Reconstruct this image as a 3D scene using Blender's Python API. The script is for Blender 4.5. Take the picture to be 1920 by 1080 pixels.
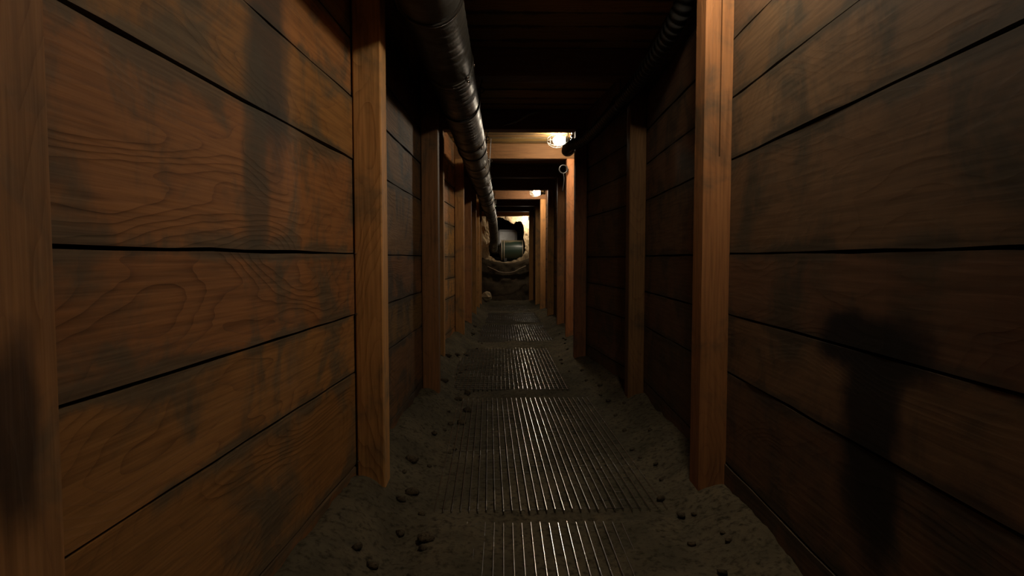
import bpy, bmesh, math, random
from mathutils import Vector, Matrix, noise

random.seed(7)
scene = bpy.context.scene
for o in list(bpy.data.objects):
    bpy.data.objects.remove(o)
C = scene.collection

# ---------------------------------------------------------------- camera, world, exposure
CAM_Z = 1.26            # tunnel runs along +Y, floor near z = 0
F = 1100.0              # focal length in pixels of a 1920 px wide frame
cam_d = bpy.data.cameras.new('camera')
cam_d.sensor_width = 36.0
cam_d.lens = F / 1920 * 36.0
cam_d.clip_start = 0.02
cam = bpy.data.objects.new('camera', cam_d)
C.objects.link(cam)
cam.location = (0, 0, CAM_Z)
cam.rotation_euler = (math.radians(90 - 2.914), 0, math.radians(-0.885))
scene.camera = cam

w = bpy.data.worlds.new('world')
scene.world = w
w.use_nodes = True
w.node_tree.nodes['Background'].inputs[0].default_value = (0, 0, 0, 1)
w.node_tree.nodes['Background'].inputs[1].default_value = 0

scene.view_settings.view_transform = 'Standard'
scene.view_settings.look = 'None'
scene.view_settings.exposure = 0.0
scene.view_settings.gamma = 1.0
scene.view_settings.use_curve_mapping = False

BULB = 262.0            # radiance of each bulb
BULB_COL = (1.0, 0.86, 0.66)

# ---------------------------------------------------------------- node helpers
class NT:
    def __init__(s, name):
        s.m = bpy.data.materials.new(name)
        s.m.use_nodes = True
        s.t = s.m.node_tree
        s.b = s.t.nodes['Principled BSDF']
    def n(s, kind, **kw):
        nd = s.t.nodes.new(kind)
        for k, v in kw.items():
            setattr(nd, k, v)
        return nd
    def put(s, sock, v):
        if hasattr(v, 'is_output'):
            s.t.links.new(v, sock)
        elif isinstance(v, tuple) and len(v) == 3 and sock.type == 'RGBA':
            sock.default_value = (*v, 1)
        else:
            sock.default_value = v
    def math(s, op, a, b=0.0, c=0.0, clamp=False):
        nd = s.n('ShaderNodeMath', operation=op, use_clamp=clamp)
        s.put(nd.inputs[0], a); s.put(nd.inputs[1], b); s.put(nd.inputs[2], c)
        return nd.outputs[0]
    def ramp01(s, v, lo, hi):
        nd = s.n('ShaderNodeMapRange', interpolation_type='SMOOTHSTEP')
        s.put(nd.inputs[0], v); nd.inputs[1].default_value = lo; nd.inputs[2].default_value = hi
        return nd.outputs[0]
    def noise(s, vec, scale, detail=2.0, dist=0.0, rough=0.5):
        nd = s.n('ShaderNodeTexNoise')
        if vec is not None: s.put(nd.inputs['Vector'], vec)
        nd.inputs['Scale'].default_value = scale
        nd.inputs['Detail'].default_value = detail
        nd.inputs['Distortion'].default_value = dist
        nd.inputs['Roughness'].default_value = rough
        return nd.outputs[0]
    def vmul(s, vec, sc):
        nd = s.n('ShaderNodeVectorMath', operation='MULTIPLY')
        s.put(nd.inputs[0], vec); nd.inputs[1].default_value = sc
        return nd.outputs[0]
    def vadd(s, a, b):
        nd = s.n('ShaderNodeVectorMath', operation='ADD')
        s.put(nd.inputs[0], a); s.put(nd.inputs[1], b)
        return nd.outputs[0]
    def mix(s, f, a, b, mode='MIX'):
        nd = s.n('ShaderNodeMix', data_type='RGBA', blend_type=mode)
        s.put(nd.inputs[0], f); s.put(nd.inputs[6], a); s.put(nd.inputs[7], b)
        return nd.outputs[2]
    def sep(s, v):
        nd = s.n('ShaderNodeSeparateXYZ'); s.put(nd.inputs[0], v)
        return nd.outputs
    def bump(s, h, strength, dist=0.01):
        nd = s.n('ShaderNodeBump')
        nd.inputs['Strength'].default_value = strength
        nd.inputs['Distance'].default_value = dist
        s.put(nd.inputs['Height'], h)
        s.t.links.new(nd.outputs[0], s.b.inputs['Normal'])
    def out(s, col=None, rough=0.7, metal=0.0, spec=None):
        if col is not None: s.put(s.b.inputs['Base Color'], col)
        s.put(s.b.inputs['Roughness'], rough)
        s.put(s.b.inputs['Metallic'], metal)
        if spec is not None: s.b.inputs['Specular IOR Level'].default_value = spec
        return s.m

def wood(name, axis, light, dark, grey, edge_dirt=True, grey_lo=0.5, grey_hi=0.72, marks=None, edge_axis=2, lines=30, line_amt=0.8, relief=0.38):
    """axis: index of the grain direction in object space"""
    t = NT(name)
    co = t.n('ShaderNodeTexCoord')
    info = t.n('ShaderNodeObjectInfo')
    rnd = info.outputs['Random']
    off = t.math('MULTIPLY', rnd, 61.0)
    p = t.vadd(co.outputs['Object'], off)
    sc = [2.6, 2.6, 2.6]; sc[axis] = 0.75
    n1 = t.noise(t.vmul(p, tuple(sc)), 1.0, 1.5, 0.25)
    wob = t.noise(t.vmul(p, tuple(4.0 * v for v in sc)), 1.0, 2.0)
    ring = t.math('ADD', t.math('MULTIPLY', n1, float(lines)), t.math('MULTIPLY', wob, 2.2))
    fr = t.math('FRACT', ring)
    line = t.math('POWER', fr, 5.0)                                   # late wood: soft rise, sharp end
    fs = [70.0, 70.0, 70.0]; fs[axis] = 3.0
    fib = t.noise(t.vmul(p, tuple(fs)), 1.0, 2.0)
    col = t.mix(t.math('MULTIPLY', line, line_amt), light, dark)
    patch = t.noise(t.vmul(p, tuple(0.8 * v for v in sc)), 1.0, 3.0)
    col = t.mix(t.ramp01(patch, 0.35, 0.7), col, tuple(v * k for v, k in zip(light, (0.80, 0.75, 0.68))))
    col = t.mix(0.38, col, t.mix(t.ramp01(fib, 0.25, 0.7), tuple(v * 0.45 for v in light), tuple(min(1, v * 1.25) for v in light)), 'MIX')
    hue = t.n('ShaderNodeHueSaturation')
    t.put(hue.inputs['Color'], col)
    t.put(hue.inputs['Value'], t.math('ADD', t.math('MULTIPLY', rnd, 0.45), 0.75))
    t.put(hue.inputs['Hue'], t.math('ADD', t.math('MULTIPLY', t.math('FRACT', t.math('MULTIPLY', rnd, 7.3)), 0.02), 0.488))
    col = hue.outputs[0]
    # grey weathering and mud that gathers on the plank's edges
    pos = t.n('ShaderNodeNewGeometry').outputs['Position']
    gn = t.noise(t.vmul(pos, (2.0, 2.2, 2.0)), 1.3, 5.0, 0.6, 0.62)
    g = t.ramp01(gn, grey_lo, grey_hi)
    if edge_dirt:
        e = t.sep(co.outputs['Generated'])[edge_axis]
        d = t.math('ABSOLUTE', t.math('SUBTRACT', e, 0.5))
        ed = t.ramp01(t.math('ADD', d, t.math('MULTIPLY', t.math('SUBTRACT', gn, 0.5), 0.75)), 0.33, 0.48)
        g = t.math('MAXIMUM', g, t.math('MULTIPLY', ed, 0.95))
    gcol = t.mix(t.ramp01(fib, 0.2, 0.75), tuple(v * 0.6 for v in grey), tuple(v * 1.2 for v in grey))
    col = t.mix(t.math('MULTIPLY', g, 0.82), col, gcol)
    if marks:
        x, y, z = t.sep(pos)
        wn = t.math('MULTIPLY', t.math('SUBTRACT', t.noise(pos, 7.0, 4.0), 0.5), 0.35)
        for (yc, hy, zc, hz, scol, amt, side) in marks:
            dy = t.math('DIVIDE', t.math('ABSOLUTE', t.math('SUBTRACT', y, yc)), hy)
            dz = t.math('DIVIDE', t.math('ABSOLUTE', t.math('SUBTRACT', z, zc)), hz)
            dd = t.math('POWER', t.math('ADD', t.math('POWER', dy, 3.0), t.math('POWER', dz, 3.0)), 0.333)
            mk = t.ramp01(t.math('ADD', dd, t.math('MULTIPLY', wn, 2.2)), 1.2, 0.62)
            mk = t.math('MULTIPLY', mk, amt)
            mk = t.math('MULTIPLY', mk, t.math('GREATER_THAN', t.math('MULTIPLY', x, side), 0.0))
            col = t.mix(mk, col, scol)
    col = t.mix(1.0, col, info.outputs['Color'], 'MULTIPLY')            # per-object tint: painted light level of posts, second-bay boards' grey and shade
    hgt = t.math('ADD', t.math('MULTIPLY', fib, 0.6), t.math('MULTIPLY', line, 0.5))
    t.bump(hgt, relief, 0.006)
    return t.out(col, rough=0.72, spec=0.25)

def mul(c, k): return tuple(v * k for v in c)
KW = 0.64               # old, dirty timber: dark overall
LIGHT = mul((0.52, 0.250, 0.076), KW)
DARK = mul((0.15, 0.056, 0.018), KW)
GREY = mul((0.135, 0.112, 0.072), KW)
stain_l = [(2.04, 0.17, 2.15, 0.62, mul((0.060, 0.050, 0.040), KW), 0.85, -1),
           (1.94, 0.09, 1.60, 0.42, mul((0.100, 0.084, 0.056), KW), 0.7, -1)]
dark_mark_r = [(1.76, 0.32, 1.00, 0.11, (0.010, 0.0095, 0.0085), 0.97, 1),  # near-black T on the right planks: crossbar, then stem
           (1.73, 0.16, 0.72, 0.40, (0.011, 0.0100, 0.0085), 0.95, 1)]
dark_mark_p = [(0.86, 0.05, 1.00, 0.16, (0.03, 0.015, 0.008), 0.85, -1)]  # small dark patch on the near left post
M = {}
M['plank_l'] = wood('old plank', 1, LIGHT, DARK, GREY, marks=stain_l, grey_lo=0.44, grey_hi=0.66)
M['plank_r'] = wood('dark plank', 1, mul((0.23, 0.135, 0.075), KW), mul((0.15, 0.078, 0.038), KW), mul((0.085, 0.076, 0.056), KW), marks=dark_mark_r, grey_lo=0.44, grey_hi=0.66, line_amt=0.4, relief=0.14)
M['plank_c'] = wood('roof plank', 0, mul((0.56, 0.33, 0.11), KW), mul((0.30, 0.15, 0.05), KW), mul((0.08, 0.065, 0.048), KW), edge_axis=1, grey_lo=0.6, grey_hi=0.8)
M['post'] = wood('post timber', 2, mul((0.53, 0.255, 0.092), KW), mul((0.27, 0.105, 0.034), KW), GREY, edge_dirt=False, grey_lo=0.50, grey_hi=0.76, marks=dark_mark_p, lines=26)
M['cap'] = wood('cap timber', 0, mul((0.25, 0.130, 0.046), KW), mul((0.14, 0.062, 0.020), KW), GREY, edge_dirt=False, grey_lo=0.62, grey_hi=0.85, lines=26)

def earth(name, a, b, scale, bs, rough=0.95):
    t = NT(name)
    pos = t.n('ShaderNodeNewGeometry').outputs['Position']
    n1 = t.noise(pos, scale, 6.0, 0.2, 0.65)
    n2 = t.noise(pos, scale * 14, 4.0, 0.0, 0.6)
    col = t.mix(t.ramp01(n1, 0.32, 0.68), a, b)
    col = t.mix(t.ramp01(n2, 0.45, 0.75), col, tuple(v * 0.45 for v in a))
    t.bump(t.math('ADD', t.math('MULTIPLY', n2, 0.6), n1), bs, 0.02)
    return t.out(col, rough=rough, spec=0.03)
M['dirt'] = earth('packed dirt', (0.056, 0.050, 0.034), (0.098, 0.083, 0.055), 2.5, 0.7)
M['clod'] = earth('dirt clod', (0.050, 0.042, 0.029), (0.09, 0.07, 0.045), 6.0, 0.7)
M['earth'] = earth('earth behind boards', (0.016, 0.013, 0.010), (0.03, 0.024, 0.018), 3.0, 0.5)
M['bank'] = earth('earth bank', (0.030, 0.024, 0.016), (0.055, 0.042, 0.027), 3.0, 0.8)
M['rock'] = earth('pale rock', (0.42, 0.33, 0.21), (0.55, 0.44, 0.29), 4.0, 0.5)
M['plaster'] = earth('rough pale face', (0.46, 0.34, 0.20), (0.60, 0.47, 0.30), 3.0, 0.9)
M['niche'] = earth('dark rock', (0.03, 0.026, 0.022), (0.06, 0.05, 0.04), 3.0, 0.8)

def metal(name, col, rough, met, dirt=None, scale=6.0, lo=0.45, hi=0.65):
    t = NT(name)
    pos = t.n('ShaderNodeNewGeometry').outputs['Position']
    n1 = t.noise(pos, scale, 5.0, 0.3, 0.6)
    c = col
    r = rough
    if dirt:
        k = t.ramp01(n1, lo, hi)
        c = t.mix(k, col, dirt)
        r = t.math('ADD', t.math('MULTIPLY', k, 0.3), rough)
    t.bump(n1, 0.06, 0.01)
    return t.out(c, rough=r, metal=met)
M['duct'] = metal('dusty duct steel', (0.080, 0.075, 0.067), 0.41, 0.35, (0.075, 0.064, 0.047), 5.0)
M['collar'] = metal('duct collar steel', (0.09, 0.083, 0.073), 0.5, 0.3, (0.09, 0.075, 0.055))
M['strap'] = metal('dark strap', (0.05, 0.045, 0.04), 0.4, 0.5)
M['bright'] = metal('bright steel', (0.85, 0.85, 0.85), 0.18, 1.0)
M['bar'] = metal('worn grating steel', (0.50, 0.49, 0.48), 0.235, 1.0, (0.17, 0.15, 0.12), 2.5, 0.5, 0.8)
M['rod'] = metal('dull grating rod', (0.07, 0.06, 0.05), 0.6, 0.4, (0.06, 0.05, 0.035), 3.0)
M['rubber'] = metal('black rubber', (0.018, 0.017, 0.016), 0.33, 0.0)
M['box'] = metal('dark painted box', (0.03, 0.03, 0.03), 0.5, 0.2)
tg = NT('dusty green enamel')               # dust has settled on the upward faces
_n = tg.sep(tg.n('ShaderNodeNewGeometry').outputs['Normal'])[2]
_d = tg.noise(tg.n('ShaderNodeNewGeometry').outputs['Position'], 5.0, 4.0)
_k = tg.ramp01(tg.math('ADD', _n, tg.math('MULTIPLY', tg.math('SUBTRACT', _d, 0.5), 0.3)), 0.72, 0.95)
M['green'] = tg.out(tg.mix(_k, (0.013, 0.028, 0.018), (0.26, 0.21, 0.13)), rough=0.38)
M['flange'] = metal('pale flange', (0.34, 0.29, 0.22), 0.5, 0.2)
M['grey'] = metal('pale grey sheet', (0.55, 0.56, 0.58), 0.6, 0.0, (0.42, 0.42, 0.42), 2.0)
M['cable'] = metal('pale cable', (0.30, 0.23, 0.15), 0.6, 0.0)
M['wirecage'] = metal('cage wire', (0.06, 0.05, 0.04), 0.45, 0.6)
M['film'] = metal('dusty plastic strip', (0.25, 0.24, 0.22), 0.35, 0.0)
tb = NT('lit bulb')
tb.b.inputs['Base Color'].default_value = (1, 1, 1, 1)
tb.b.inputs['Emission Color'].default_value = (*BULB_COL, 1)
tb.b.inputs['Emission Strength'].default_value = BULB
M['bulb'] = tb.m

# ---------------------------------------------------------------- mesh helpers
def mk(name, bm, mat, parent=None, loc=(0, 0, 0), rot=(0, 0, 0), smooth=False):
    me = bpy.data.meshes.new(name)
    bmesh.ops.recalc_face_normals(bm, faces=bm.faces[:])
    bm.to_mesh(me); bm.free()
    if smooth:
        for p in me.polygons: p.use_smooth = True
    me.materials.append(M[mat])
    return link(name, me, parent, loc, rot)

def link(name, me, parent=None, loc=(0, 0, 0), rot=(0, 0, 0)):
    o = bpy.data.objects.new(name, me)
    C.objects.link(o)
    o.location = loc; o.rotation_euler = rot
    if parent is not None: o.parent = parent
    return o

def tag(o, label=None, cat=None, group=None, kind=None):
    if label: o['label'] = label
    if cat: o['category'] = cat
    if group: o['group'] = group
    if kind: o['kind'] = kind
    return o

def box(bm, x0, x1, y0, y1, z0, z1, bevel=0.0):
    vs = [bm.verts.new(p) for p in ((x0,y0,z0),(x1,y0,z0),(x1,y1,z0),(x0,y1,z0),(x0,y0,z1),(x1,y0,z1),(x1,y1,z1),(x0,y1,z1))]
    fs = [bm.faces.new([vs[i] for i in f]) for f in ((0,3,2,1),(4,5,6,7),(0,1,5,4),(1,2,6,5),(2,3,7,6),(3,0,4,7))]
    if bevel:
        es = list({e for f in fs for e in f.edges})
        bmesh.ops.bevel(bm, geom=es, offset=bevel, segments=1, affect='EDGES')

def tube(bm, pts, rad, seg=8, cap=True):
    """sweep a circle along pts; rad is a number or one per point"""
    pts = [Vector(p) for p in pts]
    n = len(pts)
    rs = rad if isinstance(rad, (list, tuple)) else [rad] * n
    rings = []
    up = Vector((0, 0, 1))
    t0 = (pts[1] - pts[0]).normalized()
    if abs(t0.dot(up)) > 0.9: up = Vector((1, 0, 0))
    a = t0.cross(up).normalized()
    for i in range(n):
        t = (pts[min(i + 1, n - 1)] - pts[max(i - 1, 0)]).normalized()
        a = (a - t * a.dot(t)).normalized()
        b = t.cross(a)
        rings.append([bm.verts.new(pts[i] + (a * math.cos(k * 2 * math.pi / seg) + b * math.sin(k * 2 * math.pi / seg)) * rs[i]) for k in range(seg)])
    for i in range(n - 1):
        for k in range(seg):
            bm.faces.new((rings[i][k], rings[i][(k + 1) % seg], rings[i + 1][(k + 1) % seg], rings[i + 1][k]))
    if cap:
        bm.faces.new(rings[0][::-1]); bm.faces.new(rings[-1])

def ring_tube(bm, c, ax1, ax2, R, r, seg=20, k=6):
    """closed wire ring with centre c in the plane of ax1, ax2"""
    c = Vector(c); ax1 = Vector(ax1); ax2 = Vector(ax2); nn = ax1.cross(ax2).normalized()
    rings = []
    for i in range(seg):
        a = i * 2 * math.pi / seg
        d = ax1 * math.cos(a) + ax2 * math.sin(a)
        p = c + d * R
        rings.append([bm.verts.new(p + (d * math.cos(q * 2 * math.pi / k) + nn * math.sin(q * 2 * math.pi / k)) * r) for q in range(k)])
    for i in range(seg):
        A, B = rings[i], rings[(i + 1) % seg]
        for q in range(k):
            bm.faces.new((A[q], A[(q + 1) % k], B[(q + 1) % k], B[q]))

def bez(pts, n):
    """Catmull-Rom through pts"""
    pts = [Vector(p) for p in pts]
    P = [pts[0] * 2 - pts[1]] + pts + [pts[-1] * 2 - pts[-2]]
    out = []
    for i in range(len(pts) - 1):
        p0, p1, p2, p3 = P[i:i + 4]
        for k in range(n):
            t = k / n
            out.append(0.5 * ((2 * p1) + (p2 - p0) * t + (2 * p0 - 5 * p1 + 4 * p2 - p3) * t * t + (3 * p1 - p0 - 3 * p2 + p3) * t ** 3))
    out.append(pts[-1])
    return out

def lerp_table(tab, v):
    if v <= tab[0][0]: return tab[0][1]
    for (a, fa), (b, fb) in zip(tab, tab[1:]):
        if v <= b: return fa + (fb - fa) * (v - a) / (b - a)
    return tab[-1][1]

def sstep(a, b, v):
    t = max(0.0, min(1.0, (v - a) / (b - a)))
    return t * t * (3 - 2 * t)

# ---------------------------------------------------------------- the timber sets: (front face Y, inner X left, inner X right)
SETS = [(-1.30, -0.83, 0.85), (0.81, -0.715, 0.930), (2.96, -0.605, 1.008), (5.015, -0.552, 1.080), (7.07, -0.712, 0.868),
        (9.12, -0.605, 0.987), (11.18, -0.600, 1.037), (13.23, -0.600, 1.010), (15.30, -0.610, 0.974),
        (17.35, -0.630, 0.960), (19.40, -0.740, 0.865), (21.50, -0.860, 1.060)]
PT = 0.14                                   # post thickness
CAPB = CAM_Z + 1.53                         # underside of the caps
CAPT = CAPB + 0.232                         # top of the caps = underside of the roof boards
END_Y = 22.0

FLOOR_TAB = [(-3, 0.0), (3, 0.0), (9, -0.04), (16, -0.16), (21, -0.26), (24, -0.30)]
def wall_x(side, y):
    i = 1 if side < 0 else 2
    return lerp_table([(s[0], s[i] + side * PT) for s in SETS], y)
MATS = [  # centre x, y, length, heading, sink
    (0.24, 1.50, 2.47, 0.0, 0.002), (0.212, 4.08, 2.42, 0.024, 0.0), (0.04, 7.03, 2.75, 0.004, -0.012),
    (0.20, 10.55, 2.75, 0.0, -0.012), (0.22, 13.75, 2.75, 0.0, -0.012), (0.12, 17.0, 2.75, 0.02, 0.0)]
MAT_W = 1.21
def floor_z(x, y):
    z = lerp_table(FLOOR_TAB, y)
    z += 0.15 * sstep(0.34, 0.0, x - wall_x(-1, y)) + 0.10 * sstep(0.34, 0.0, wall_x(1, y) - x)
    p = Vector((x, y, 0))
    edge = 0.0
    onmat = 0.0
    for (cx, cy, L, h, s) in MATS:
        dx = abs(x - cx) - MAT_W / 2; dy = abs(y - cy) - L / 2
        k = sstep(0.06, -0.06, max(dx, dy))
        onmat = max(onmat, k)
        side = abs(x - cx + 0.1 * noise.noise(Vector((y * 3, cx, 0))))
        z -= k * (0.016 + (0.016 if s < -0.01 else 0.0) - (0.006 + 0.022 * sstep(0.22, 0.42, side) if s > 0.001 else 0.008 * sstep(0.45, 0.62, side)))
    z += (noise.noise(p * 2.3) * 0.030 + noise.noise(p * 6.1) * 0.018) * (1 - 0.86 * onmat)
    z += noise.noise(p * 15.0) * 0.012 * (1 - 0.5 * onmat) + noise.noise(p * 33.0) * 0.006
    return z

# ---------------------------------------------------------------- structure: floor
bm = bmesh.new()
X0, X1, Y0, Y1 = -1.15, 1.45, -1.6, 22.3
nx, ny = 88, 540
ys = [Y0 + (Y1 - Y0) * (j / ny) ** 1.15 for j in range(ny + 1)]
grid = [[bm.verts.new((X0 + (X1 - X0) * i / nx, y, floor_z(X0 + (X1 - X0) * i / nx, y))) for i in range(nx + 1)] for y in ys]
for j in range(ny):
    for i in range(nx):
        bm.faces.new((grid[j][i], grid[j][i + 1], grid[j + 1][i + 1], grid[j + 1][i]))
tag(mk('floor', bm, 'dirt', smooth=True), 'packed brown dirt floor of the tunnel', kind='structure')

# ---------------------------------------------------------------- structure: side walls of horizontal planks on dark earth
LEVELS = [-1.62, -1.055, -0.580, -0.285, 0.022, 0.492, 0.800, 1.085, 1.40, 1.80]
def plank_mesh(L, H, T, seg=6, jag=0.006):
    """long in Y, high in Z, thick in X, edges a little uneven"""
    bm = bmesh.new()
    prev = None
    for i in range(seg + 1):
        y = -L / 2 + L * i / seg
        a = random.uniform(0, jag); b = random.uniform(0, jag)
        sx = random.uniform(-0.002, 0.002)
        r = [bm.verts.new(p) for p in ((-T / 2 + sx, y, -H / 2 + a), (T / 2 + sx, y, -H / 2 + a), (T / 2 + sx, y, H / 2 - b), (-T / 2 + sx, y, H / 2 - b))]
        if prev:
            for k in range(4):
                bm.faces.new((prev[k], prev[(k + 1) % 4], r[(k + 1) % 4], r[k]))
        else:
            bm.faces.new(r)
        prev = r
    bm.faces.new(prev[::-1])
    return bm

T = 0.045
for side, nm, mat, lab in ((-1, 'wall_left', 'plank_l', 'left tunnel wall of wide horizontal orange brown planks'),
                           (1, 'wall_right', 'plank_r', 'right tunnel wall of dark horizontal planks')):
    bm = bmesh.new()
    vs = []
    for (y, l, r) in SETS + [(END_Y + 0.3, -0.88, 1.08)]:
        x = (l if side < 0 else r) + side * (PT + T + 0.05)
        vs.append((bm.verts.new((x, y, -0.6)), bm.verts.new((x, y, CAPT + 0.2)), bm.verts.new((x + side * 0.1, y, CAPT + 0.2)), bm.verts.new((x + side * 0.1, y, -0.6))))
    for a, b in zip(vs, vs[1:]):
        for k in range(4):
            bm.faces.new((a[k], a[(k + 1) % 4], b[(k + 1) % 4], b[k]))
    bm.faces.new(vs[0]); bm.faces.new(vs[-1][::-1])
    wall = tag(mk(nm, bm, 'earth'), lab, kind='structure')
    ends = [(s[0] + PT / 2, (s[1] if side < 0 else s[2]) + side * (PT + T / 2 + 0.002)) for s in SETS] + [(END_Y + 0.2, (-0.88 if side < 0 else 1.08) + side * (PT + T / 2))]
    for bi, ((ya, xa), (yb, xb)) in enumerate(zip(ends, ends[1:])):
        L = math.hypot(yb - ya, xb - xa)
        ang = math.atan2(-(xb - xa), yb - ya)
        dz = lerp_table(FLOOR_TAB, (ya + yb) / 2) * 0.3
        lv = [v + (random.uniform(-0.012, 0.012) if bi > 2 and 0 < k < len(LEVELS) - 1 else 0) for k, v in enumerate(LEVELS)]
        for a, b in zip(lv, lv[1:]):
            H = b - a - random.uniform(0.002, 0.008)
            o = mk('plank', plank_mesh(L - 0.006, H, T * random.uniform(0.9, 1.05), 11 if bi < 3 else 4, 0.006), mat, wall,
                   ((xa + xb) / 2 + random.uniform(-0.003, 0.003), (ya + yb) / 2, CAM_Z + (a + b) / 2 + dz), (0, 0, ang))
            if side < 0 and bi == 2: o.color = (0.52, 0.58, 0.72, 1)       # greyer boards in the second bay, also darkened for weaker lamp light

# ceiling: boards laid across the caps, earth above
bm = bmesh.new()
box(bm, -1.1, 1.45, -1.6, END_Y + 0.4, CAPT + 0.09, CAPT + 0.25)
ceil = tag(mk('ceiling', bm, 'earth'), 'dark tunnel roof of boards laid across the caps', kind='structure')
y = -1.45
while y < END_Y + 0.1:
    wd = random.choice((0.285, 0.285, 0.235, 0.33))
    bm = bmesh.new()
    box(bm, -1.10, 1.10, -wd / 2, wd / 2, -0.02, 0.02, 0.003)
    mk('plank', bm, 'plank_c', ceil, (0.17 + random.uniform(-0.02, 0.02), y + wd / 2, CAPT + 0.022 + random.uniform(0, 0.006)), (0, 0, random.uniform(-0.004, 0.004)))
    y += wd + random.uniform(0.006, 0.02)

# rear closure well behind the camera: the tunnel simply ends there in dark earth
bm = bmesh.new()
box(bm, -1.1, 1.45, -1.75, -1.6, -0.4, CAPT + 0.2)
tag(mk('wall_rear', bm, 'earth'), 'dark earth at the near end of the tunnel', kind='structure')

# ---------------------------------------------------------------- end wall: rough pale face with a broken hole, niche behind
def px(x, yy, Y):
    """direction of a photograph pixel taken to the depth Y"""
    return (x - 943) / F * Y, CAM_Z - (yy - 484) / F * Y
hole_px = [(926, 412), (934, 409), (939, 408), (944, 409), (950, 413), (957, 417), (963, 419), (968, 416), (974, 415), (979, 417), (981, 426),
           (983, 436), (981, 446), (984, 456), (985, 466), (983, 475), (978, 482), (968, 487), (956, 490), (945, 491), (934, 489), (926, 485), (919, 479), (916, 470),
           (917, 458), (919, 446), (918, 434), (921, 422)]
hole = [px(a, b, END_Y) for a, b in hole_px]
hc = Vector((sum(h[0] for h in hole) / len(hole), sum(h[1] for h in hole) / len(hole)))
dense = []
for i in range(len(hole)):
    a = Vector(hole[i]); b = Vector(hole[(i + 1) % len(hole)])
    for k in range(3):
        q = a.lerp(b, k / 3)
        q += (q - hc).normalized() * (noise.noise(Vector((q.x * 9, q.y * 9, 3))) * 0.04 + noise.noise(Vector((q.x * 25, q.y * 25, 7))) * 0.035)
        dense.append(q)
bm = bmesh.new()
rx0, rx1, rz0, rz1 = -1.2, 1.35, -0.6, CAPT + 0.2
rings = []
for depth in (0.75, 0.4, 0.12):             # the inside of the break
    rings.append([bm.verts.new((q.x + (q.x - hc.x) * 0.25 * depth, END_Y + depth, q.y + (q.y - hc.y) * 0.2 * depth + noise.noise(Vector((q.x * 5, q.y * 5, depth * 5))) * 0.05)) for q in dense])
NR = 12
for k in range(NR + 1):
    t = (k / NR) ** 1.2
    row = []
    for q in dense:
        d = q - hc
        s = min((rx1 - hc.x) / d.x if d.x > 1e-6 else 1e9, (rx0 - hc.x) / d.x if d.x < -1e-6 else 1e9,
                (rz1 - hc.y) / d.y if d.y > 1e-6 else 1e9, (rz0 - hc.y) / d.y if d.y < -1e-6 else 1e9)
        p = q.lerp(hc + d * s, t)
        n = noise.noise(Vector((p.x * 3, p.y * 3, 1.7))) * 0.045 + noise.noise(Vector((p.x * 9, p.y * 9, 0.3))) * 0.035 + noise.noise(Vector((p.x * 23, p.y * 23, 0.3))) * 0.02
        row.append(bm.verts.new((p.x, END_Y + n * (0.4 if k == 0 else 1.0), p.y)))
    rings.append(row)
N = len(dense)
for A, B in zip(rings, rings[1:]):
    for i in range(N):
        bm.faces.new((A[i], A[(i + 1) % N], B[(i + 1) % N], B[i]))
tag(mk('wall_back', bm, 'plaster'), 'rough pale end face of the tunnel with a broken hole', kind='structure')

bm = bmesh.new()                            # dark chamber behind the hole, open towards the tunnel
vs = [bm.verts.new(p) for p in ((-1.0, 22.6, 0.4), (1.5, 22.6, 0.4), (1.5, 22.6, 3.2), (-1.0, 22.6, 3.2), (-0.9, 24.4, 0.5), (1.4, 24.4, 0.5), (1.4, 24.4, 3.0), (-0.9, 24.4, 3.0))]
for f in ((0, 1, 5, 4), (1, 2, 6, 5), (2, 3, 7, 6), (3, 0, 4, 7), (4, 5, 6, 7)):
    bm.faces.new([vs[i] for i in f])
bmesh.ops.subdivide_edges(bm, edges=bm.edges[:], cuts=6, use_grid_fill=True)
for v in bm.verts:
    if v.co.y > 22.7:
        v.co += Vector((noise.noise(v.co * 2), noise.noise(v.co * 2 + Vector((5, 0, 0))), noise.noise(v.co * 2 + Vector((0, 7, 0))))) * 0.14
tag(mk('wall_niche', bm, 'niche'), 'dark rock chamber behind the broken hole', kind='structure')

bm = bmesh.new()                            # earth bank under the hole
nx, nv = 60, 26
rows = []
for j in range(nv + 1):
    v = j / nv
    row = []
    for i in range(nx + 1):
        x = -1.15 + 2.5 * i / nx
        top = 1.12 + 0.16 * ((x - 0.15) / 0.8) ** 2
        z = -0.35 + (top + 0.35) * v
        yy = 20.95 + 0.95 * v ** 0.8 + (0.10 if 0.45 < v < 0.62 else 0.0)
        if j == nv: yy = 22.25
        p = Vector((x, yy, z))
        n = noise.noise(p * 2.2) * 0.12 + noise.noise(p * 6) * 0.05
        row.append(bm.verts.new((x, yy + n, z + noise.noise(p * 4) * 0.03)))
    rows.append(row)
for a, b in zip(rows, rows[1:]):
    for i in range(nx):
        bm.faces.new((a[i], a[i + 1], b[i + 1], b[i]))
tag(mk('earth_bank', bm, 'bank', smooth=True), 'dark sloping earth bank under the broken hole', kind='structure')

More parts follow.
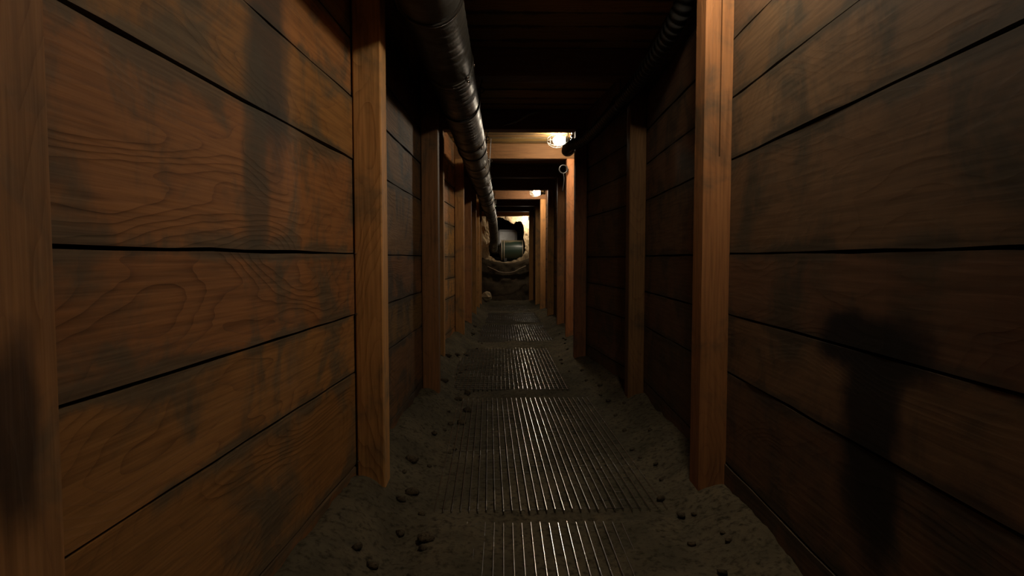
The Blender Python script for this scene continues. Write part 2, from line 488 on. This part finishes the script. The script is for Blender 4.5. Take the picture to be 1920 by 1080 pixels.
# ---------------------------------------------------------------- timber sets: posts and caps
ORD = ['', 'nearest', 'second', 'third', 'fourth', 'fifth', 'sixth', 'seventh', 'eighth', 'ninth', 'tenth', 'eleventh']
def post(x0, x1, y, side, n):
    cx = (x0 + x1) / 2
    fz = floor_z(cx, y + PT / 2) - 0.12
    H = CAPB - fz
    hx = (x1 - x0) / 2
    bm = bmesh.new()
    if side > 0 and n == 2:                 # the lit post: a long drying crack down its upper front
        c0, c1, zc = 0.006, 0.013, H - 1.02
        box(bm, -hx, hx, 0.03, PT, 0, H)
        box(bm, -hx, hx, 0, 0.03, 0, zc)
        box(bm, -hx, c0, 0, 0.03, zc, H)
        box(bm, c1, hx, 0, 0.03, zc, H)
    else:
        box(bm, -hx, hx, 0, PT, 0, H, 0.006)
    o = mk('timber_post', bm, 'post', None, (cx, y, fz))
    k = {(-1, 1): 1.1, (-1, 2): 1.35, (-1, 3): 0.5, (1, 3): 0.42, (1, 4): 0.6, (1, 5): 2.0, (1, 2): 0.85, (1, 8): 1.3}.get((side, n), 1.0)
    o.color = (k, k, k, 1)                  # how lit or shaded this post looks, put into its colour
    return o
pl_extra = {1: 'pale brown timber post cut by the left edge of the photo', 2: 'big orange timber post on the left, nearest whole one, beside the wide lit planks'}
pr_extra = {2: 'brightly lit orange timber post on the right with a drying crack near its top'}
for i, (y, l, r) in enumerate(SETS):
    if i == 0:
        ll = 'timber post on the left wall behind the photographer'; lr = 'timber post on the right wall behind the photographer'
        lc = 'roof cap beam behind the photographer'
    else:
        ll = pl_extra.get(i, f'timber post on the left plank wall, {ORD[i]} from the photographer')
        lr = pr_extra.get(i, f'timber post on the right plank wall, {ORD[i]} from the photographer')
        if i == 1: lr = 'timber post on the right wall just beside the photographer'
        lc = f'wooden roof cap beam spanning the tunnel, {ORD[i]} from the photographer'
        if i == 5: lc = 'brightly lit wooden cap beam beside the largest lit caged lamp'
        if i == 8: lc = 'lit wooden cap beam beside the middle caged lamp'
        if i == 11: lc = 'last wooden cap beam, in front of the pale end face'
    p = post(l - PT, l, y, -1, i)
    tag(p, ll, 'post', 'timber posts of the tunnel')
    if i == 2:                              # bright nail heads along its outer edge
        for pyy in (475, 588, 868):
            bm = bmesh.new()
            bmesh.ops.create_cone(bm, cap_ends=True, segments=8, radius1=0.006, radius2=0.005, depth=0.006)
            zz = px(666, pyy, y)[1]
            mk('nail_head', bm, 'bright', p, (-PT / 2 + 0.008, -0.003, zz - p.location.z), (math.radians(90), 0, 0))
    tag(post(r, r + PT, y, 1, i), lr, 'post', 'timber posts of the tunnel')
    bm = bmesh.new()
    L = (r - l) + 2 * PT + 0.02
    box(bm, -L / 2, L / 2, 0, 0.19, 0.0005, CAPT - CAPB - 0.001, 0.006)
    tag(mk('cap_beam', bm, 'cap', None, ((l + r) / 2, y, CAPB)), lc, 'beam', 'roof cap beams')

# ---------------------------------------------------------------- ventilation duct
DR = 0.165
DX, DZ = -0.370, CAM_Z + 1.335
duct = tag(link('ventilation_duct', None, None, (DX, -1.4, DZ)), 'long dusty grey round ventilation duct hung under the roof on the left', 'duct')
duct_o = Vector(duct.location)
def duct_section(pts, radii, nseg=36, ridge=0.0018, pitch=0.115):
    bm = bmesh.new()
    n = len(pts)
    rings = []
    s = 0.0
    up = Vector((0, 0, 1))
    for i in range(n):
        t = (pts[min(i + 1, n - 1)] - pts[max(i - 1, 0)]).normalized()
        a = t.cross(up).normalized(); b = a.cross(t)
        if i: s += (pts[i] - pts[i - 1]).length
        row = []
        for k in range(nseg):
            ph = k / nseg
            fr = (s / pitch - ph) % 1.0
            rr = radii[i] + (ridge if fr < 0.16 else 0.0)
            q = pts[i] + (a * math.cos(ph * 2 * math.pi) + b * math.sin(ph * 2 * math.pi)) * rr
            row.append(bm.verts.new(q - duct_o))
        rings.append(row)
    for A, B in zip(rings, rings[1:]):
        for k in range(nseg):
            bm.faces.new((A[k], A[(k + 1) % nseg], B[(k + 1) % nseg], B[k]))
    return bm
def ring_band(c, t, r0, r1, wdt, nseg=36):
    """short collar round the duct"""
    bm = bmesh.new()
    t = Vector(t).normalized(); a = t.cross(Vector((0, 0, 1))).normalized(); b = a.cross(t)
    rows = []
    for (u, rr) in ((-wdt / 2, r0), (-wdt / 2, r1), (0, r1 + 0.002), (wdt / 2, r1), (wdt / 2, r0)):
        rows.append([bm.verts.new(Vector(c) + t * u + (a * math.cos(k * 2 * math.pi / nseg) + b * math.sin(k * 2 * math.pi / nseg)) * rr - duct_o) for k in range(nseg)])
    for A, B in zip(rows, rows[1:]):
        for k in range(nseg):
            bm.faces.new((A[k], A[(k + 1) % nseg], B[(k + 1) % nseg], B[k]))
    return bm
joints = [-1.4, 1.6, 4.10, 6.6, 8.0, 9.9, 12.4, 15.0, 17.6, 19.3]
for a, b in zip(joints, joints[1:]):
    n = int((b - a) / 0.0165)
    pts = [Vector((DX, a + (b - a) * k / n, DZ)) for k in range(n + 1)]
    mk('duct_section', duct_section(pts, [DR] * (n + 1)), 'duct', duct, smooth=True)
for jy in joints[1:]:
    c = mk('joint_collar', ring_band((DX, jy, DZ), (0, 1, 0), DR - 0.004, DR + 0.007, 0.07), 'collar', duct, smooth=False)
    for ang, dy in ((-40, -0.05), (-40, 0.05), (-4, 0.0), (30, 0.0)):
        bm = bmesh.new()
        bmesh.ops.create_uvsphere(bm, u_segments=8, v_segments=6, radius=0.011)
        d = Vector((math.cos(math.radians(ang)), 0, math.sin(math.radians(ang))))
        mk('screw', bm, 'bright', c, Vector((DX, jy + dy, DZ)) + d * (DR + 0.007) - duct_o, smooth=True)
end_path = bez([(DX, 19.3, DZ), (DX + 0.01, 20.1, DZ - 0.05), (-0.335, 20.9, CAM_Z + 0.98), (-0.325, 21.6, CAM_Z + 0.62), (-0.345, 22.25, CAM_Z + 0.42), (-0.36, 22.68, CAM_Z + 0.34), (-0.29, 22.90, CAM_Z + 0.31), (-0.18, 22.95, CAM_Z + 0.31)], 22)
mk('duct_bend', duct_section(end_path, [DR - 0.035 * i / (len(end_path) - 1) for i in range(len(end_path))]), 'duct', duct, smooth=True)
for idx in (44, 62, 76, 96):
    t = end_path[idx + 1] - end_path[idx - 1]
    mk('joint_collar', ring_band(end_path[idx], t, 0.125, 0.172 - 0.0002 * idx, 0.045), 'collar', duct)
bm = bmesh.new()
tube(bm, [Vector((x, 22.95, CAM_Z + 0.31)) - duct_o for x in (-0.182, -0.14, -0.068)], [0.137, 0.15, 0.36], 28)
mk('end_cone', bm, 'duct', duct, smooth=True)
for hy in (-0.6, 3.02, 5.1, 7.14, 8.75, 11.25, 13.3, 15.37, 17.42, 19.0):      # strap hangers up to the caps
    h = mk('hanger_strap', ring_band((DX, hy, DZ), (0, 1, 0), DR + 0.002, DR + 0.012, 0.028), 'strap', duct)
    bm = bmesh.new()
    tube(bm, [Vector((DX + DR + 0.008, hy, DZ)) - duct_o, Vector((DX + DR + 0.01, hy, DZ + 0.12)) - duct_o, Vector((DX + DR + 0.03, hy, CAPB - 0.005 if hy not in (8.75, -0.6, 19.0) else CAPT - 0.002)) - duct_o], 0.006, 6)
    mk('hanger_rod', bm, 'strap', h)
    bm = bmesh.new()
    ring_tube(bm, Vector((DX + DR + 0.022, hy, DZ + 0.10)) - duct_o, (1, 0, 0), (0, 0, 1), 0.022, 0.005, 14, 6)
    mk('hook_ring', bm, 'strap', h)

# ---------------------------------------------------------------- caged lamps hung under the roof on the right
lamp_txt = {2.30: ('lit caged lamp under the roof above the cracked post, outside the photo', 0),
            8.35: ('largest lit caged lamp under the roof, in front of the bright cap beam', 0),
            14.55: ('middle lit caged lamp, smaller, farther down the tunnel on the right', 0),
            21.58: ('farthest tiny lit caged lamp beside the pale end face', 0)}
def lamp(x, y, z, label):
    k_ = 1.3
    root = tag(link('caged_lamp', None, None, (x, y, z)), label, 'lamp', 'caged lamps along the right of the roof')
    bm = bmesh.new()                        # globe pointing left, lathe about X
    prof = [(0.030, 0.036), (0.012, 0.044), (-0.02, 0.054), (-0.055, 0.052), (-0.082, 0.038), (-0.097, 0.018), (-0.101, 0.0)]
    rows = []
    for (u, r) in prof[:-1]:
        rows.append([bm.verts.new((u, r * math.cos(k * math.pi / 7), r * math.sin(k * math.pi / 7))) for k in range(14)])
    tip = bm.verts.new((prof[-1][0], 0, 0))
    for A, B in zip(rows, rows[1:]):
        for k in range(14): bm.faces.new((A[k], A[(k + 1) % 14], B[(k + 1) % 14], B[k]))
    for k in range(14): bm.faces.new((rows[-1][k], rows[-1][(k + 1) % 14], tip))
    bm.faces.new(rows[0])
    mk('bulb', bm, 'bulb', root, smooth=True)
    cage = None
    for k in range(4):                      # bowed guard wires
        a = k * math.pi / 4 + 0.3
        d = Vector((0, math.cos(a), math.sin(a)))
        path = [Vector((0.04, 0, 0)) + d * 0.058]
        for q in range(0, 13):
            th = q * math.pi / 12
            path.append(Vector((-0.05 - 0.115 * math.sin(th), 0, 0)) + d * (0.078 * math.cos(th)))
        path.append(Vector((0.04, 0, 0)) - d * 0.058)
        bm = bmesh.new(); tube(bm, path, 0.0022, 6)
        mk('guard_wire', bm, 'wirecage', root, smooth=True)
    for u, R in ((0.035, 0.060), (-0.05, 0.081), (-0.125, 0.062)):
        bm = bmesh.new(); ring_tube(bm, (u, 0, 0), (0, 1, 0), (0, 0, 1), R, 0.0022, 20, 6)
        mk('guard_ring', bm, 'wirecage', root, smooth=True)
    bm = bmesh.new()
    tube(bm, [(0.031, 0, 0), (0.06, 0, 0), (0.061, 0, 0), (0.10, 0, 0)], [0.05, 0.05, 0.036, 0.034], 16)
    mk('socket', bm, 'box', root)
    top = (CAPB if y > 21 else CAPT) - z
    bm = bmesh.new(); box(bm, 0.09, 0.135, -0.04, 0.04, -0.035, 0.045, 0.008)
    mk('junction_box', bm, 'box', root)
    bm = bmesh.new(); tube(bm, [(0.113, 0, 0.044), (0.113, 0, max(0.0455, (top - 0.001) / k_))], 0.009, 8)
    mk('conduit', bm, 'box', root)
    root.scale = (k_, k_, k_)
    return root
for yy, xx, hh in ((2.30, 0.87, 1.66), (8.35, 0.835, 1.655), (14.55, 0.875, 1.615), (21.58, 0.875, 1.452)):
    lamp(xx, yy, CAM_Z + hh, lamp_txt[yy][0])

# ---------------------------------------------------------------- corrugated hose along the upper right
hose = tag(link('corrugated_hose', None, None, (1.0, 4.3, CAM_Z + 1.25)), 'dark ribbed flexible hose running along the upper right of the tunnel', 'hose')
ho = Vector(hose.location)
hp = bez([(1.06, 3.30, CAM_Z + 1.66), (1.055, 3.45, CAM_Z + 1.50), (1.045, 3.75, CAM_Z + 1.40), (1.02, 4.3, CAM_Z + 1.33), (1.005, 5.1, CAM_Z + 1.33), (0.90, 6.2, CAM_Z + 1.27), (0.79, 6.85, CAM_Z + 1.30), (0.785, 7.30, CAM_Z + 1.32), (0.86, 7.62, CAM_Z + 1.38), (0.95, 7.85, CAM_Z + 1.52), (0.97, 7.92, CAM_Z + 1.70)], 70)
bm = bmesh.new()
acc = 0.0
radii = []
for i, q in enumerate(hp):
    if i: acc += (hp[i] - hp[i - 1]).length
    radii.append(0.055 + 0.007 * math.sin(acc * 2 * math.pi / 0.062))
tube(bm, [q - ho for q in hp], radii, 18)
mk('hose_body', bm, 'rubber', hose, smooth=True)
for (hx, hy, hz, top) in ((1.005, 5.09, CAM_Z + 1.33, CAPB), (0.784, 7.12, CAM_Z + 1.315, CAPB)):
    bm = bmesh.new()
    ring_tube(bm, Vector((hx, hy, hz)) - ho, (1, 0, 0), (0, 0, 1), 0.068, 0.006, 20, 6)
    tube(bm, [Vector((hx, hy, hz + 0.068)) - ho, Vector((hx, hy, top - 0.001)) - ho], 0.005, 6)
    mk('hose_hanger', bm, 'strap', hose)

# loop of cable hanging in front of the lit right post by the largest lamp
lp = tag(link('cable_loop', None, None, (0.925, 9.05, CAM_Z + 1.34)), 'loop of black cable hanging on the right post below the largest lamp', 'cable')
bm = bmesh.new()
ring_tube(bm, (0, 0, 0.02), (1, 0, 0), (0, 0, 1), 0.062, 0.012, 20, 8)
mk('coil', bm, 'rubber', lp, smooth=True)
bm = bmesh.new()
tube(bm, bez([(0.0, -0.01, -0.04), (0.012, -0.01, -0.14), (-0.01, -0.01, -0.32)], 8), 0.009, 8)
mk('cable_tail', bm, 'rubber', lp, smooth=True)
bm = bmesh.new()
tube(bm, [(0.06, 0.0, 0.02), (0.075, 0.04, 0.03), (0.085, 0.069, 0.03)], 0.006, 6)
mk('hook', bm, 'strap', lp)

# loose strip hanging on the dark third cap
bm = bmesh.new()
tube(bm, bez([(0.0, -0.03, -0.06), (0.16, -0.045, -0.01), (0.30, -0.035, 0.07), (0.44, -0.006, 0.11)], 8), [0.004 + 0.014 * math.sin(math.pi * min(1, i / 24)) for i in range(25)], 6)
for v in bm.verts: v.co.y *= 0.8
tag(mk('loose_strip', bm, 'film', None, (0.01, 7.07, CAM_Z + 1.63), smooth=True), 'pale loose strip curling off the dark cap beam above the brightest beam', 'strip')

# ---------------------------------------------------------------- fan and housing in the hole
fan = tag(link('green_fan', None, None, (0.27, 22.95, CAM_Z - 0.10)), 'dark green cylindrical fan lying in the hole at the tunnel end', 'fan')
fr, fz = 0.385, CAM_Z + 0.31
fo = Vector(fan.location)
def barrel(x0, x1, r, seg=40, bev=0.02):
    bm = bmesh.new()
    tube(bm, [Vector((x, 22.95, fz)) - fo for x in (x0, x0 + bev, x1 - bev, x1)], [r - bev, r, r, r - bev], seg)
    return bm
mk('casing', barrel(-0.05, 0.80, fr), 'green', fan, smooth=False)
for fx in (-0.06, 0.03, 0.745):
    mk('flange', barrel(fx, fx + 0.035, fr + 0.025, 40, 0.004), 'flange', fan)
for fx in (0.1, 0.6):
    bm = bmesh.new(); box(bm, fx - 0.05 - fo.x, fx + 0.05 - fo.x, -0.25, 0.25, -0.10, 0.10)
    mk('foot', bm, 'box', fan)
bm = bmesh.new(); box(bm, -0.40, 0.40, -0.2, 0.2, -0.34, 0.34, 0.10)
tag(mk('grey_housing', bm, 'grey', None, (0.17, 23.65, CAM_Z + 0.80)), 'pale grey rounded housing behind the green fan', 'housing')

# ---------------------------------------------------------------- things at the far end
def lump(name, mat, loc, r, sq=(1, 1, 1), seed=0, sub=2, amp=0.35, facet=False):
    bm = bmesh.new()
    bmesh.ops.create_icosphere(bm, subdivisions=sub, radius=r)
    for v in bm.verts:
        d = v.co.normalized()
        v.co *= 1 + amp * noise.noise(d * 1.6 + Vector((seed * 3.1, seed, 0)))
        v.co = Vector((v.co.x * sq[0], v.co.y * sq[1], v.co.z * sq[2]))
    return mk(name, bm, mat, None, loc, (0, 0, seed * 1.3), smooth=not facet)
rx, ry = -0.56, 20.3
tag(lump('rock', 'rock', (rx, ry, floor_z(rx, ry) + 0.17), 0.22, (1.0, 0.8, 0.75), 4, 2, 0.5, True), 'pale angular rock on the dirt at the far left end', 'rock')
bm = bmesh.new()
tube(bm, bez([(-0.56, 21.42, CAM_Z - 0.30), (-0.30, 21.36, CAM_Z - 0.42), (-0.12, 21.32, CAM_Z - 0.50), (0.12, 21.30, CAM_Z - 0.53), (0.4, 21.32, CAM_Z - 0.49), (0.62, 21.38, CAM_Z - 0.38), (0.84, 21.44, CAM_Z - 0.28)], 8), 0.014, 6)
tag(mk('slack_cable', bm, 'cable', smooth=True), 'pale slack cable drooping across the earth bank', 'cable')

# ---------------------------------------------------------------- steel floor gratings
def bar_mesh(L, wd, h, nm, mat, axis):
    bm = bmesh.new()
    if axis == 1:                           # flat top with worn, sloped edges
        prof = [(-wd / 2, -h), (-wd / 2, -0.0012), (-wd / 4, 0), (wd / 4, 0), (wd / 2, -0.0012), (wd / 2, -h)]
        A = [bm.verts.new((u, -L / 2, v)) for u, v in prof]; B = [bm.verts.new((u, L / 2, v)) for u, v in prof]
        for k in range(len(prof) - 1): bm.faces.new((A[k], A[k + 1], B[k + 1], B[k]))
        bm.faces.new((A[5], A[0], B[0], B[5]))
        bm.faces.new(A[::-1]); bm.faces.new(B)
        bmesh.ops.recalc_face_normals(bm, faces=bm.faces[:])
    else: box(bm, -L / 2, L / 2, -wd / 2, wd / 2, -h, 0)
    me = bpy.data.meshes.new(nm); bm.to_mesh(me); bm.free()
    me.materials.append(M[mat]); return me
mat_lab = ['steel grating at the photographer\'s feet, mostly below the frame', 'nearest full steel floor grating, half buried in dirt between the first posts',
           'steel floor grating with the brightest glints, second full one', 'third full steel floor grating, dim, under the largest lamp',
           'fourth full steel floor grating, thin in the distance with a row of glints', 'farthest steel floor grating before the earth bank']
NB = 28
rod_me = bar_mesh(MAT_W, 0.005, 0.006, 'cross_rod', 'rod', 0)
bars = {}
for (cx, cy, L, hd, s), lb in zip(MATS, mat_lab):
    za = lerp_table(FLOOR_TAB, cy - L / 2); zb = lerp_table(FLOOR_TAB, cy + L / 2)
    root = tag(link('floor_grating', None, None, (cx, cy, (za + zb) / 2 + 0.004), (math.atan2(zb - za, L), 0, hd)), lb, 'grating', 'steel floor gratings')
    if L not in bars: bars[L] = bar_mesh(L, 0.0044, 0.020, 'bearing_bar', 'bar', 1)
    for k in range(NB):
        link('bearing_bar', bars[L], root, (-MAT_W / 2 + MAT_W * (k + 0.5) / NB, random.uniform(-0.012, 0.012), random.uniform(-0.0015, 0.0015)))
    nr = int(L / 0.1016)
    for k in range(nr):
        link('cross_rod', rod_me, root, (0, -L / 2 + L * (k + 0.5) / nr, -0.010 if s < -0.01 else -0.019))

# ---------------------------------------------------------------- clods of dirt along the foot of the walls
def clod(x, y, r, label, grp, sd):
    tag(lump('dirt_clod', 'clod', (x, y, floor_z(x, y) + r * 0.35), r, (1.2, 1.0, 0.7), sd, 1 if r < 0.03 else 2, 0.5), label, 'clod', grp)
for k in range(46):
    y = 2.2 + (k / 46) ** 1.5 * 9 + random.uniform(-0.1, 0.1)
    x = wall_x(-1, y) + random.uniform(0.17, 0.44)
    clod(x, y, random.choice((0.014, 0.018, 0.024, 0.034)), 'small dark dirt clod lying along the foot of the left planks', 'clods by the left wall', k)
for k in range(30):
    y = 2.3 + (k / 30) ** 1.5 * 8 + random.uniform(-0.1, 0.1)
    x = wall_x(1, y) - random.uniform(0.16, 0.34)
    clod(x, y, random.choice((0.014, 0.018, 0.024)), 'small dark dirt clod lying along the foot of the right planks', 'clods by the right wall', k + 60)
